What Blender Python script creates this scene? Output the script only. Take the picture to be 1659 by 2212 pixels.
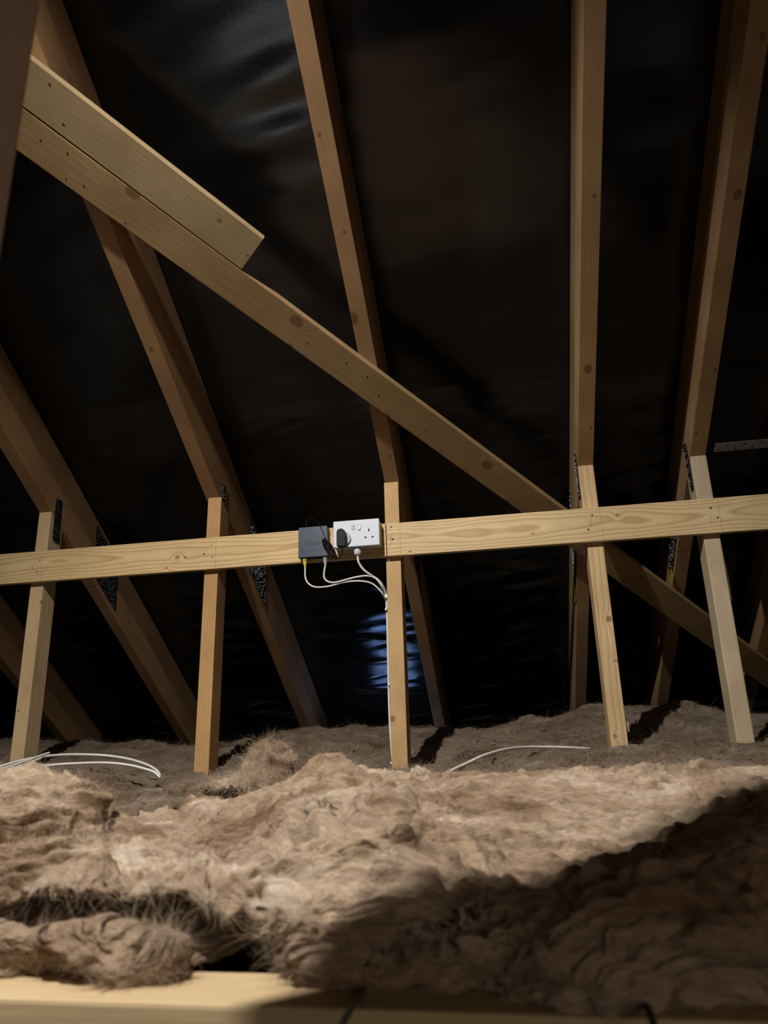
import bpy, bmesh, math, random
import numpy as np
from mathutils import Vector, Matrix
random.seed(7); np.random.seed(7)
SC = bpy.context.scene
for o in list(bpy.data.objects): bpy.data.objects.remove(o)
COL = SC.collection

# ---------------------------------------------------------------- camera
W_, H_ = 1659, 2212
FPX = 1595.83; PITCH = .31592; YAW = .15921; ROLL = -.03076
Fv = np.array([-math.sin(YAW)*math.cos(PITCH), math.cos(YAW)*math.cos(PITCH), math.sin(PITCH)])
R0 = np.array([math.cos(YAW), math.sin(YAW), 0]); U0 = np.cross(R0, Fv)
Rv = R0*math.cos(ROLL)+U0*math.sin(ROLL); Uv = -R0*math.sin(ROLL)+U0*math.cos(ROLL)
cd = bpy.data.cameras.new('camera'); cam = bpy.data.objects.new('camera', cd); COL.objects.link(cam)
cam.matrix_world = Matrix(((Rv[0], Uv[0], -Fv[0], 0), (Rv[1], Uv[1], -Fv[1], 0), (Rv[2], Uv[2], -Fv[2], 0), (0, 0, 0, 1)))
cd.sensor_fit = 'VERTICAL'; cd.sensor_height = 36; cd.lens = FPX*36/H_
cd.clip_start = .02; cd.dof.use_dof = True; cd.dof.focus_distance = 2.3; cd.dof.aperture_fstop = 7.0
SC.camera = cam
SC.cycles.max_bounces = 4; SC.cycles.diffuse_bounces = 3; SC.cycles.glossy_bounces = 2; SC.cycles.adaptive_threshold = .06

# ---------------------------------------------------------------- light, world, exposure
SC.view_settings.view_transform = 'Standard'; SC.view_settings.look = 'None'
SC.view_settings.gamma = 1; SC.view_settings.use_curve_mapping = False
SC.view_settings.exposure = 0.0
wd = bpy.data.worlds.new('world'); SC.world = wd; wd.use_nodes = True
wd.node_tree.nodes['Background'].inputs[0].default_value = (.02, .03, .06, 1)
wd.node_tree.nodes['Background'].inputs[1].default_value = .3

def lamp(name, kind, loc, energy, color, size=.1, target=None, **kw):
    l = bpy.data.lights.new(name, kind); l.energy = energy; l.color = color
    if kind == 'AREA': l.size = size
    else: l.shadow_soft_size = size
    for k, v in kw.items(): setattr(l, k, v)
    o = bpy.data.objects.new(name, l); COL.objects.link(o); o.location = loc
    if target: o.rotation_euler = (Vector(target)-Vector(loc)).to_track_quat('-Z', 'Y').to_euler()
    return o
LIGHT = (-.72, -.05, 1.84)
lamp('loft_lamp', 'SPOT', LIGHT, 300, (1.0, .96, .91), .026, (-.30, 1.88, -.52), spot_size=math.radians(94), spot_blend=1.0)
lamp('eaves_daylight', 'AREA', (-.55, 3.40, .03), .48, (.26, .44, 1.0), .18, (-.49, 3.1, .75))
lamp('gleam_spot', 'SPOT', (-.80, .52, .04), 1.5, (.92, .95, 1.0), .09, (-.42, 1.26, 1.61), spot_size=math.radians(34), spot_blend=1)  # added spot with no fitting behind it, raises the gleam on the membrane
lamp('rear_fill', 'AREA', (.50, -.70, .06), 2.1, (1.0, .82, .64), .5, (-.1, .60, .10))  # added fill from behind the camera, lifts the post and the shaded wool

# ---------------------------------------------------------------- helpers
YJ, ZJ, SL = 2.1796, .81977, .54373           # strut/rafter joint and roof pitch
TW = .046                                     # timber thickness
X3 = -.32178
TX = {0: X3-1.8, 1: X3-1.2, 2: X3-.6, 3: X3, 4: X3+.6, 5: X3+.92664, 6: .94}
RN = np.array([0, math.sin(SL), math.cos(SL)]); RC = RN @ np.array([0, YJ, ZJ])
RD = np.array([0, -math.cos(SL), math.sin(SL)])    # up the slope
def ray(px, py): return Fv+Rv*(px-W_/2)/FPX-Uv*(py-H_/2)/FPX
def on_plane(px, py, n, c): r = ray(px, py); return r*(c/(r@np.asarray(n, float)))
def on_x(px, py, X): return on_plane(px, py, (1, 0, 0), X)
def on_y(px, py, Y): return on_plane(px, py, (0, 1, 0), Y)
def on_roof(px, py, off=0): return on_plane(px, py, RN, RC+off)

def tag(o, label, cat=None, group=None, kind=None):
    if label: o['label'] = label
    if cat: o['category'] = cat
    if group: o['group'] = group
    if kind: o['kind'] = kind
    return o
def empty(name, loc, label, cat, group=None):
    o = bpy.data.objects.new(name, None); COL.objects.link(o); o.location = loc
    o.empty_display_size = .05
    return tag(o, label, cat, group)
def link(name, me, mat, parent=None, matrix=None):
    o = bpy.data.objects.new(name, me); COL.objects.link(o)
    if matrix is not None: o.matrix_world = matrix
    if parent is not None:
        pm = parent_world(parent)
        o.parent = parent; o.matrix_parent_inverse = pm.inverted()
    if mat: me.materials.append(mat)
    return o
def parent_world(p):
    m = Matrix.LocRotScale(p.location, p.rotation_euler, p.scale) if p.type == 'EMPTY' else p.matrix_world.copy()
    return m
def bm_mesh(bm, name, smooth=False):
    bmesh.ops.recalc_face_normals(bm, faces=bm.faces)
    me = bpy.data.meshes.new(name); bm.to_mesh(me); bm.free()
    if smooth:
        for p in me.polygons: p.use_smooth = True
    return me
def hexa(bm, pts, bev=0, segs=2):
    """pts: 8 corners, first four = one end loop, last four = other end loop"""
    vs = [bm.verts.new(p) for p in pts]
    fs = [(0, 1, 2, 3), (7, 6, 5, 4), (0, 4, 5, 1), (1, 5, 6, 2), (2, 6, 7, 3), (3, 7, 4, 0)]
    fc = [bm.faces.new([vs[i] for i in f]) for f in fs]
    if bev:
        es = {e for f in fc for e in f.edges}
        bmesh.ops.bevel(bm, geom=list(es), offset=bev, segments=segs, affect='EDGES', profile=.6)
def box_bm(bm, x0, x1, y0, y1, z0, z1, bev=0, segs=2):
    hexa(bm, [(x0, y0, z0), (x0, y1, z0), (x0, y1, z1), (x0, y0, z1), (x1, y0, z0), (x1, y1, z0), (x1, y1, z1), (x1, y0, z1)], bev, segs)
def frame(o, x, y, z):
    m = Matrix.Identity(4)
    for i, a in enumerate((x, y, z)):
        for j in range(3): m[j][i] = a[j]
    for j in range(3): m[j][3] = o[j]
    return m
def poly_prism(bm, loop, d, bev=0):
    """loop of 3D points, extruded by vector d"""
    a = [bm.verts.new(p) for p in loop]; b = [bm.verts.new(np.asarray(p)+np.asarray(d)) for p in loop]
    n = len(a); fc = [bm.faces.new(a), bm.faces.new(b[::-1])]
    for i in range(n): fc.append(bm.faces.new((a[i], b[i], b[(i+1) % n], a[(i+1) % n])))
    if bev:
        bmesh.ops.bevel(bm, geom=list({e for f in fc for e in f.edges}), offset=bev, segments=2, affect='EDGES')
def tube_mesh(pts, r, name, segs=10, sub=6, radii=None, caps=True):
    """smooth tube through control points (Catmull-Rom)"""
    P = [Vector(p) for p in pts]; Q = []; RR = []
    radii = radii or [r]*len(P)
    for i in range(len(P)-1):
        p0 = P[max(i-1, 0)]; p1 = P[i]; p2 = P[i+1]; p3 = P[min(i+2, len(P)-1)]
        for k in range(sub):
            t = k/sub
            Q.append(.5*((2*p1)+(p2-p0)*t+(2*p0-5*p1+4*p2-p3)*t*t+(3*p1-p0-3*p2+p3)*t**3)); RR.append(radii[i]*(1-t)+radii[i+1]*t)
    Q.append(P[-1]); RR.append(radii[-1])
    bm = bmesh.new(); rings = []
    T = (Q[1]-Q[0]).normalized(); N = T.orthogonal().normalized()
    for i, q in enumerate(Q):
        T2 = (Q[min(i+1, len(Q)-1)]-Q[max(i-1, 0)]).normalized()
        N = (N-T2*N.dot(T2)).normalized(); B = T2.cross(N)
        rings.append([bm.verts.new(q+(N*math.cos(a)+B*math.sin(a))*RR[i]) for a in [2*math.pi*k/segs for k in range(segs)]])
    for a, b in zip(rings, rings[1:]):
        for k in range(segs): bm.faces.new((a[k], a[(k+1) % segs], b[(k+1) % segs], b[k]))
    if caps: bm.faces.new(rings[0][::-1]); bm.faces.new(rings[-1])
    return bm_mesh(bm, name, True)
def disc_bm(bm, c, n, r, h, segs=20, bev=0):
    n = Vector(n).normalized(); u = n.orthogonal().normalized(); v = n.cross(u); c = Vector(c)
    lp = [c+(u*math.cos(2*math.pi*k/segs)+v*math.sin(2*math.pi*k/segs))*r for k in range(segs)]
    poly_prism(bm, lp, n*h, bev)

# ---------------------------------------------------------------- materials
def nt(name):
    m = bpy.data.materials.new(name); m.use_nodes = True; t = m.node_tree
    return m, t, t.nodes['Principled BSDF']
def lin(c): return tuple(((v/255)/12.92 if v/255 <= .04045 else ((v/255+.055)/1.055)**2.4) for v in c)+(1,)
def N(t, kind, **kw):
    n = t.nodes.new(kind)
    for k, v in kw.items():
        if k.startswith('i_'): n.inputs[k[2:].replace('_', ' ')].default_value = v
        elif k.startswith('n_'): n.inputs[int(k[2:])].default_value = v
        else: setattr(n, k, v)
    return n
def math_(t, op, a, b=None, c=None):
    n = t.nodes.new('ShaderNodeMath'); n.operation = op
    for i, v in enumerate((a, b, c)):
        if v is None: continue
        if isinstance(v, (int, float)): n.inputs[i].default_value = v
        else: t.links.new(v, n.inputs[i])
    return n.outputs[0]
def ramp(t, fac, stops, interp='LINEAR'):
    n = t.nodes.new('ShaderNodeValToRGB'); n.color_ramp.interpolation = interp
    e = n.color_ramp.elements
    while len(e) < len(stops): e.new(.5)
    for el, (p, c) in zip(e, stops): el.position = p; el.color = c
    t.links.new(fac, n.inputs[0]); return n.outputs[0]
def mix(t, fac, a, b, mode='MIX'):
    n = t.nodes.new('ShaderNodeMix'); n.data_type = 'RGBA'; n.blend_type = mode
    for s, v in ((n.inputs[0], fac), (n.inputs[6], a), (n.inputs[7], b)):
        if isinstance(v, (int, float, tuple)): s.default_value = v
        else: t.links.new(v, s)
    return n.outputs[2]
def plain(name, col, rough=.5, metal=0, bump=0, scale=200):
    m, t, p = nt(name); p.inputs['Base Color'].default_value = lin(col)
    p.inputs['Roughness'].default_value = rough; p.inputs['Metallic'].default_value = metal
    tc = N(t, 'ShaderNodeTexCoord'); no = N(t, 'ShaderNodeTexNoise', i_Scale=scale, i_Detail=4)
    t.links.new(tc.outputs['Object'], no.inputs['Vector'])
    c = mix(t, ramp(t, no.outputs[0], [(.3, (.86,)*3+(1,)), (.7, (1.08,)*3+(1,))]), lin(col), lin(col))
    mm = mix(t, 1.0, lin(col), ramp(t, no.outputs[0], [(.3, (.96,)*3+(1,)), (.7, (1, 1, 1, 1))]), 'MULTIPLY')
    t.links.new(mm, p.inputs['Base Color'])
    if bump:
        b = N(t, 'ShaderNodeBump', i_Strength=bump, i_Distance=.001); t.links.new(no.outputs[0], b.inputs['Height']); t.links.new(b.outputs[0], p.inputs['Normal'])
    return m
WC = [0]
def wood(light, dark, knots=(), ring=95, amp=1.0, seed=None, pith=(.0, .05, .06), warp=.028, knotcol=(96, 62, 32), rough=.62, streak=.5, blotch=.25):
    """pine; local X runs along the board. knots: (x, y, z, r) local"""
    WC[0] += 1; sd = seed if seed is not None else WC[0]*3.7
    m, t, p = nt('pine_wood'); tc = N(t, 'ShaderNodeTexCoord')
    sx = N(t, 'ShaderNodeSeparateXYZ'); t.links.new(tc.outputs['Object'], sx.inputs[0])
    X, Y, Z = sx.outputs
    cl = N(t, 'ShaderNodeCombineXYZ'); t.links.new(math_(t, 'MULTIPLY', X, 1.6), cl.inputs[0])
    t.links.new(math_(t, 'MULTIPLY', Y, 6), cl.inputs[1]); t.links.new(math_(t, 'MULTIPLY', Z, 6), cl.inputs[2])
    n1 = N(t, 'ShaderNodeTexNoise', noise_dimensions='4D', i_Scale=1.0, i_Detail=2.0); t.links.new(cl.outputs[0], n1.inputs['Vector']); n1.inputs['W'].default_value = sd
    w = math_(t, 'MULTIPLY', math_(t, 'SUBTRACT', n1.outputs[0], .5), warp*2)
    yy = math_(t, 'ADD', Y, pith[1]); zz = math_(t, 'ADD', Z, pith[2])
    rad = math_(t, 'SQRT', math_(t, 'ADD', math_(t, 'MULTIPLY', yy, yy), math_(t, 'MULTIPLY', zz, zz)))
    rad = math_(t, 'ADD', rad, w); kmask = None
    for (kx, ky, kz, kr) in knots:
        dx = math_(t, 'MULTIPLY', math_(t, 'SUBTRACT', X, kx), .8)
        dy = math_(t, 'SUBTRACT', Y, ky); dz = math_(t, 'SUBTRACT', Z, kz)
        d = math_(t, 'SQRT', math_(t, 'ADD', math_(t, 'ADD', math_(t, 'MULTIPLY', dx, dx), math_(t, 'MULTIPLY', dy, dy)), math_(t, 'MULTIPLY', dz, dz)))
        dq = math_(t, 'DIVIDE', d, kr*2.2)
        g = math_(t, 'POWER', 2.718, math_(t, 'MULTIPLY', math_(t, 'MULTIPLY', dq, dq), -1))
        rad = math_(t, 'ADD', rad, math_(t, 'MULTIPLY', g, min(.022, kr*1.6)))
        k = math_(t, 'SUBTRACT', 1.0, math_(t, 'SMOOTH_MIN', math_(t, 'DIVIDE', math_(t, 'MAXIMUM', math_(t, 'SUBTRACT', d, kr*.75), 0), kr*.35), 1.0, .1))
        kmask = k if kmask is None else math_(t, 'MAXIMUM', kmask, k)
    ph = math_(t, 'MULTIPLY', rad, ring)
    fr = math_(t, 'FRACT', ph)
    band = ramp(t, fr, [(0, (0, 0, 0, 1)), (.55, (.35, .35, .35, 1)), (.82, (1, 1, 1, 1)), (.95, (.55, .55, .55, 1)), (1, (0, 0, 0, 1))])
    fv = N(t, 'ShaderNodeCombineXYZ'); t.links.new(math_(t, 'MULTIPLY', X, 14), fv.inputs[0])
    t.links.new(math_(t, 'MULTIPLY', Y, 900), fv.inputs[1]); t.links.new(math_(t, 'MULTIPLY', Z, 900), fv.inputs[2])
    n2 = N(t, 'ShaderNodeTexNoise', i_Scale=1.0, i_Detail=3.0); t.links.new(fv.outputs[0], n2.inputs['Vector'])
    c = mix(t, math_(t, 'MULTIPLY', band, streak*amp), lin(light), lin(dark))
    fine = ramp(t, n2.outputs[0], [(.3, (.86, .84, .8, 1)), (.65, (1.03, 1.03, 1.03, 1))])
    c = mix(t, 1.0, c, fine, 'MULTIPLY')
    n3 = N(t, 'ShaderNodeTexNoise', noise_dimensions='4D', i_Scale=5.0, i_Detail=3.0); n3.inputs['W'].default_value = sd+5
    t.links.new(tc.outputs['Object'], n3.inputs['Vector'])
    c = mix(t, 1.0, c, ramp(t, n3.outputs[0], [(.3, (1-blotch, 1-blotch*1.15, 1-blotch*1.3, 1)), (.7, (1.05, 1.05, 1.05, 1))]), 'MULTIPLY')
    if kmask is not None: c = mix(t, math_(t, 'MULTIPLY', kmask, .68), c, lin(knotcol))
    t.links.new(c, p.inputs['Base Color']); p.inputs['Roughness'].default_value = rough
    p.inputs['Specular IOR Level'].default_value = .25
    b = N(t, 'ShaderNodeBump', i_Strength=.25, i_Distance=.0006); t.links.new(math_(t, 'ADD', n2.outputs[0], math_(t, 'MULTIPLY', band, .5)), b.inputs['Height'])
    t.links.new(b.outputs[0], p.inputs['Normal'])
    return m
TAN, TAND = (212, 186, 146), (176, 140, 96)
GREYT, GREYD = (200, 182, 150), (160, 136, 104)
BRN, BRND = (172, 136, 98), (138, 104, 68)
ORG, ORGD = (192, 152, 102), (164, 124, 76)
M_PLATE, t, p = nt('punched_steel')
p.inputs['Metallic'].default_value = .5; p.inputs['Roughness'].default_value = .5
tc = N(t, 'ShaderNodeTexCoord'); mp = N(t, 'ShaderNodeMapping'); t.links.new(tc.outputs['Object'], mp.inputs[0])
br = N(t, 'ShaderNodeTexBrick', offset=.5, i_Scale=1.0); br.inputs['Brick Width'].default_value = .012; br.inputs['Row Height'].default_value = .009
br.inputs['Mortar Size'].default_value = .0034; br.inputs['Color1'].default_value = (0, 0, 0, 1); br.inputs['Color2'].default_value = (.0, .0, .0, 1); br.inputs['Mortar'].default_value = (1, 1, 1, 1)
sp = N(t, 'ShaderNodeSeparateXYZ'); cb = N(t, 'ShaderNodeCombineXYZ'); t.links.new(mp.outputs[0], sp.inputs[0])
t.links.new(sp.outputs[0], cb.inputs[0]); t.links.new(sp.outputs[1], cb.inputs[1]); t.links.new(cb.outputs[0], br.inputs['Vector'])
t.links.new(ramp(t, br.outputs['Color'], [(0, lin((6, 6, 6))), (1, lin((40, 41, 43)))]), p.inputs['Base Color'])
b = N(t, 'ShaderNodeBump', i_Strength=1, i_Distance=.002); t.links.new(br.outputs['Color'], b.inputs['Height']); t.links.new(b.outputs[0], p.inputs['Normal'])
M_STEEL = plain('galvanised_steel', (150, 152, 152), .45, .7)
M_TOOTH = plain('raised_steel_tooth', (170, 172, 176), .35, .9)
M_NAIL = plain('dark_nail_hole', (34, 24, 16), .7)
M_PENCIL = plain('pencil_graphite', (118, 96, 66), .7)
M_WHITE = plain('white_plastic', (196, 202, 212), .45)
M_CABLE = plain('white_cable_sheath', (216, 214, 208), .45)
M_CLIP = plain('white_clip', (228, 228, 226), .4)
M_SLOT = plain('black_slot', (10, 10, 10), .6)
M_BLACK = plain('black_plastic', (9, 9, 10), .5)
M_BLACKCAB = plain('black_cable', (16, 16, 16), .45)
M_DISC = plain('grey_plug_base', (150, 154, 158), .45)
M_BLUE = plain('blue_grey_metal_case', (34, 43, 56), .42, .3, .15, 60)
M_BLUED = plain('embossed_lettering', (14, 17, 21), .45, .2)
M_YEL = plain('yellow_boot', (212, 190, 84), .5)
M_GRN = plain('lime_plug_tab', (150, 190, 30), .45)
M_GREYB = plain('grey_boot', (158, 168, 186), .45)
M_TAG = plain('yellow_paper_tag', (170, 160, 40), .7)
M_GCAB = plain('grey_cable', (88, 88, 74), .5)
M_DUST = plain('plasterboard', (150, 146, 138), .9)
M_BRICK = plain('grey_blockwork', (110, 104, 98), .9, 0, .5, 20)

for m_ in (M_BLACK, M_BLACKCAB, M_SLOT): m_.node_tree.nodes['Principled BSDF'].inputs['Specular IOR Level'].default_value = .18
# roofing membrane
M_FELT, t, p = nt('roofing_membrane')
tc = N(t, 'ShaderNodeTexCoord'); mp = N(t, 'ShaderNodeMapping'); t.links.new(tc.outputs['Object'], mp.inputs[0]); mp.inputs['Scale'].default_value = (.8, 2.4, 2.4)
n1 = N(t, 'ShaderNodeTexNoise', i_Scale=2.2, i_Detail=2, i_Roughness=.4, i_Distortion=.4); t.links.new(mp.outputs[0], n1.inputs['Vector'])
n2 = N(t, 'ShaderNodeTexNoise', i_Scale=420, i_Detail=2); t.links.new(tc.outputs['Object'], n2.inputs['Vector'])
t.links.new(ramp(t, n1.outputs[0], [(.3, lin((19, 18, 17))), (.7, lin((25, 24, 23)))]), p.inputs['Base Color'])
p.inputs['Roughness'].default_value = .18; p.inputs['Specular IOR Level'].default_value = .5
b1 = N(t, 'ShaderNodeBump', i_Strength=.3, i_Distance=.012); t.links.new(n1.outputs[0], b1.inputs['Height'])
b2 = N(t, 'ShaderNodeBump', i_Strength=.25, i_Distance=.0008); t.links.new(n2.outputs[0], b2.inputs['Height']); t.links.new(b1.outputs[0], b2.inputs['Normal'])
t.links.new(b2.outputs[0], p.inputs['Normal'])

# mineral wool
def wool_mat(name, tint=1.0, hair=False):
    m, t, p = nt(name)
    tc = N(t, 'ShaderNodeTexCoord'); mp = N(t, 'ShaderNodeMapping'); t.links.new(tc.outputs['Object'], mp.inputs[0]); mp.inputs['Scale'].default_value = (.55, 1, 1.5)
    wn = N(t, 'ShaderNodeTexNoise', i_Scale=5, i_Detail=2); t.links.new(tc.outputs['Object'], wn.inputs['Vector'])
    vm = N(t, 'ShaderNodeVectorMath', operation='MULTIPLY_ADD'); t.links.new(wn.outputs['Color'], vm.inputs[0]); vm.inputs[1].default_value = (.22, .22, .22); t.links.new(mp.outputs[0], vm.inputs[2])
    n1 = N(t, 'ShaderNodeTexNoise', i_Scale=9, i_Detail=4, i_Roughness=.55, i_Distortion=.8); t.links.new(vm.outputs[0], n1.inputs['Vector'])
    m2 = N(t, 'ShaderNodeMapping'); t.links.new(vm.outputs[0], m2.inputs[0]); m2.inputs['Scale'].default_value = (.22, 1, 1.3)
    n2 = N(t, 'ShaderNodeTexNoise', i_Scale=60, i_Detail=6, i_Roughness=.65, i_Distortion=.8); t.links.new(m2.outputs[0], n2.inputs['Vector'])
    n4 = N(t, 'ShaderNodeTexNoise', i_Scale=300, i_Detail=4, i_Roughness=.7, i_Distortion=1.0); t.links.new(m2.outputs[0], n4.inputs['Vector'])
    c = ramp(t, n1.outputs[0], [(.28, lin((120, 95, 73))), (.45, lin((158, 138, 117))), (.60, lin((182, 165, 145))), (.74, lin((206, 196, 182)))])
    c = mix(t, .8, c, ramp(t, n2.outputs[0], [(.30, (.66, .62, .58, 1)), (.5, (.96, .95, .94, 1)), (.70, (1.15, 1.15, 1.16, 1))]), 'MULTIPLY')
    c = mix(t, .7, c, ramp(t, n4.outputs[0], [(.34, (.66, .63, .60, 1)), (.62, (1.14, 1.14, 1.14, 1))]), 'MULTIPLY')
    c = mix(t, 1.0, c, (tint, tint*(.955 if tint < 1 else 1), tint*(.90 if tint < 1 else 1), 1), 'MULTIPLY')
    t.links.new(c, p.inputs['Base Color']); p.inputs['Roughness'].default_value = .95
    p.inputs['Specular IOR Level'].default_value = .1
    if not hair:
        p.inputs['Sheen Weight'].default_value = .15
        b1 = N(t, 'ShaderNodeBump', i_Strength=.7, i_Distance=.0035); t.links.new(n2.outputs[0], b1.inputs['Height'])
        b2 = N(t, 'ShaderNodeBump', i_Strength=.6, i_Distance=.0012); t.links.new(n4.outputs[0], b2.inputs['Height']); t.links.new(b1.outputs[0], b2.inputs['Normal'])
        t.links.new(b2.outputs[0], p.inputs['Normal'])
    return m
M_WOOL = wool_mat('brown_mineral_wool', .999)
M_WOOL2 = wool_mat('darker_brown_mineral_wool', .42)  # same wool with an even darker tint, for the rear layer
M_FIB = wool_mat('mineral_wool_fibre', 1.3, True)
M_FIB2 = wool_mat('darker_wool_fibre', .60, True)

# ---------------------------------------------------------------- noise in numpy
def vnoise(x, y, seed):
    """2-D gradient noise, roughly -1..1"""
    rs = np.random.RandomState(seed); g = rs.rand(256)*2*np.pi; gx, gy = np.cos(g), np.sin(g); pm = rs.permutation(256)
    xi = np.floor(x).astype(int); yi = np.floor(y).astype(int); xf = x-xi; yf = y-yi
    u = xf**3*(xf*(xf*6-15)+10); v = yf**3*(yf*(yf*6-15)+10)
    def gr(a, b, dx, dy):
        h = pm[(pm[a & 255]+b) & 255]; return gx[h]*dx+gy[h]*dy
    n00 = gr(xi, yi, xf, yf); n10 = gr(xi+1, yi, xf-1, yf); n01 = gr(xi, yi+1, xf, yf-1); n11 = gr(xi+1, yi+1, xf-1, yf-1)
    return 1.5*((n00*(1-u)+n10*u)*(1-v)+(n01*(1-u)+n11*u)*v)
def fbm(x, y, seed, oct=4, gain=.5):
    s = 0; a = 1; f = 1
    for i in range(oct): s = s+a*vnoise(x*f, y*f, seed+i*17); a *= gain; f *= 2.03
    return s
def ridged(x, y, seed, oct=3, gain=.55):
    s = 0; a = 1; f = 1
    for i in range(oct): s = s+a*(1-2*np.sqrt(vnoise(x*f, y*f, seed+i*13)**2+.004)); a *= gain; f *= 2.1
    return s

# ================================================================ SETTING
def struct(name, me, mat, label=None):
    o = link(name, me, mat); o['kind'] = 'structure'
    if label: o['label'] = label
    return o
# roofing membrane, sagging slightly over the rafters
def felt():
    nx, ns = 520, 420
    xs = np.linspace(-3.4, 2.6, nx); ss = np.linspace(-.5, 1, ns)
    s = np.linspace(-3.3, 2.35, ns)           # distance up the slope from the joint line, eaves negative? (positive = up)
    X, S = np.meshgrid(xs, -s)
    base = np.array([0, YJ, ZJ])
    bays = sorted(TX.values()); bays = [bays[0]-.6]+bays+[bays[-1]+.6, bays[-1]+1.2]
    sag = np.zeros_like(X)
    for a, b in zip(bays, bays[1:]):
        m = (X >= a) & (X < b); q = (X-a)/(b-a); sag = np.where(m, np.sin(np.pi*np.clip(q, 0, 1)), sag)
    down = np.clip((-S-.1)/1.2, 0, 1)           # towards the eaves
    low = np.clip((S*-1-.0), 0, 3)
    wide = fbm(X*.8, S*2.6+.3*X, 77, 3)
    q = S*7.5+1.3*fbm(X*.9, S*.8, 9, 3)+.5*X
    crease = np.exp(-(np.abs(vnoise(X*.55+3, q, 31))/.07)**1.3)*np.clip(.5+fbm(X*1.3, S*1.7, 12, 2), 0, 1)
    low = np.clip((S+.35)/.9, 0, 1)
    topw = np.exp(-((X+.45)/.13)**2-((S+1.02)/.17)**2)
    off = .2+.008*sag*wide-.016*crease*low*np.clip(sag*2, 0, 1)+.005*sag*low*fbm(X*2, S*9, 55, 2)-.0075*low*np.clip(sag*2, 0, 1)*np.clip(.55+fbm(X*1.1+4, S*1.4, 15, 2), 0, 1.2)*np.exp(-(np.abs(vnoise(X*.7+.8*fbm(X*.6, S*.9, 19, 2), S*15+1.5*X+1.0*fbm(X*1.2, S*2, 29, 2), 37))/.12)**1.2)+.0045*topw*np.sin(S*44+X*7+1.2)
    P = base[None, None, :]+S[..., None]*(-RD)[None, None, :]+off[..., None]*RN[None, None, :]
    P[..., 0] = X
    me = bpy.data.meshes.new('ceiling'); v = P.reshape(-1, 3)
    idx = np.arange(nx*ns).reshape(ns, nx); f = np.stack([idx[:-1, :-1], idx[:-1, 1:], idx[1:, 1:], idx[1:, :-1]], -1).reshape(-1, 4)
    me.from_pydata(v.tolist(), [], f.tolist()); me.shade_smooth()
    return struct('ceiling', me, M_FELT, 'black roofing membrane stretched over the rafters')
felt()
def slab(name, pts, d, mat, label=None):
    bm = bmesh.new(); poly_prism(bm, pts, d); return struct(name, bm_mesh(bm, name), mat, label)
YR = -.75                                     # ridge
zu = lambda y, u=.21: (RC+u-RN[1]*y)/RN[2]
zr = zu(YR)
slab('ceiling_rear', [(-3.4, YR, zr), (2.6, YR, zr), (2.6, YR-4.2, zr-4.2*math.tan(SL)), (-3.4, YR-4.2, zr-4.2*math.tan(SL))], (0, 0, .01), M_FELT)
slab('floor', [(-3.4, .50, -.26), (2.6, .50, -.26), (2.6, 4.95, -.26), (-3.4, 4.95, -.26)], (0, 0, -.013), M_DUST, 'plasterboard under the insulation')
slab('floor_rear', [(-3.4, -4.9, -.26), (2.6, -4.9, -.26), (2.6, -1.0, -.26), (-3.4, -1.0, -.26)], (0, 0, -.013), M_DUST)
slab('wall_left', [(-3.4, 4.9, -.3), (-3.4, YR, zr), (-3.4, -4.9, -.3)], (-.1, 0, 0), M_BRICK)
slab('wall_right', [(2.6, 4.9, -.3), (2.6, YR, zr), (2.6, -4.9, -.3)], (.1, 0, 0), M_BRICK)

# ================================================================ TIMBER
def board(name, A, B, wdir, width, tdir, thick, mat, parent=None, bev=.0015, cut0=None, cut1=None, wob=.0):
    """A,B = ends of the reference edge; local X along, Y = width, Z = thickness"""
    A = np.asarray(A, float); B = np.asarray(B, float); L = np.linalg.norm(B-A); x = (B-A)/L
    y = np.asarray(wdir, float); y = y-x*(x@y); y /= np.linalg.norm(y); z = np.asarray(tdir, float); z = z-x*(x@z)-y*(y@z); z /= np.linalg.norm(z)
    if np.dot(np.cross(x, y), z) < 0: pass
    c0 = cut0 or (0, 0); c1 = cut1 or (0, 0)   # (shift with width, shift with thickness)
    bm = bmesh.new()
    pts = []
    for xx, c in ((0, c0), (L, c1)):
        for yy, zz, cy, cz in ((0, 0, 0, 0), (width, 0, 1, 0), (width, thick, 1, 1), (0, thick, 0, 1)):
            pts.append((xx+c[0]*cy+c[1]*cz, yy, zz))
    hexa(bm, pts, bev)
    # rebuild in a right-handed local frame
    M = frame(A, x, y, z)
    if M.determinant() < 0:
        for v in bm.verts: v.co.z = -v.co.z
        M = frame(A, x, y, -z)
    me = bm_mesh(bm, name)
    return link(name, me, mat, parent, M)
def local(o, P): return tuple(o.matrix_world.inverted() @ Vector(P))
def local_in(A, B, wdir, tdir, P):
    A = np.asarray(A, float); x = np.asarray(B, float)-A; x /= np.linalg.norm(x)
    y = np.asarray(wdir, float); y = y-x*(x@y); y /= np.linalg.norm(y); z = np.asarray(tdir, float); z = z-x*(x@z)-y*(y@z); z /= np.linalg.norm(z)
    if np.dot(np.cross(x, y), z) < 0: z = -z
    d = np.asarray(P)-A; return (d@x, d@y, d@z)
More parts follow.
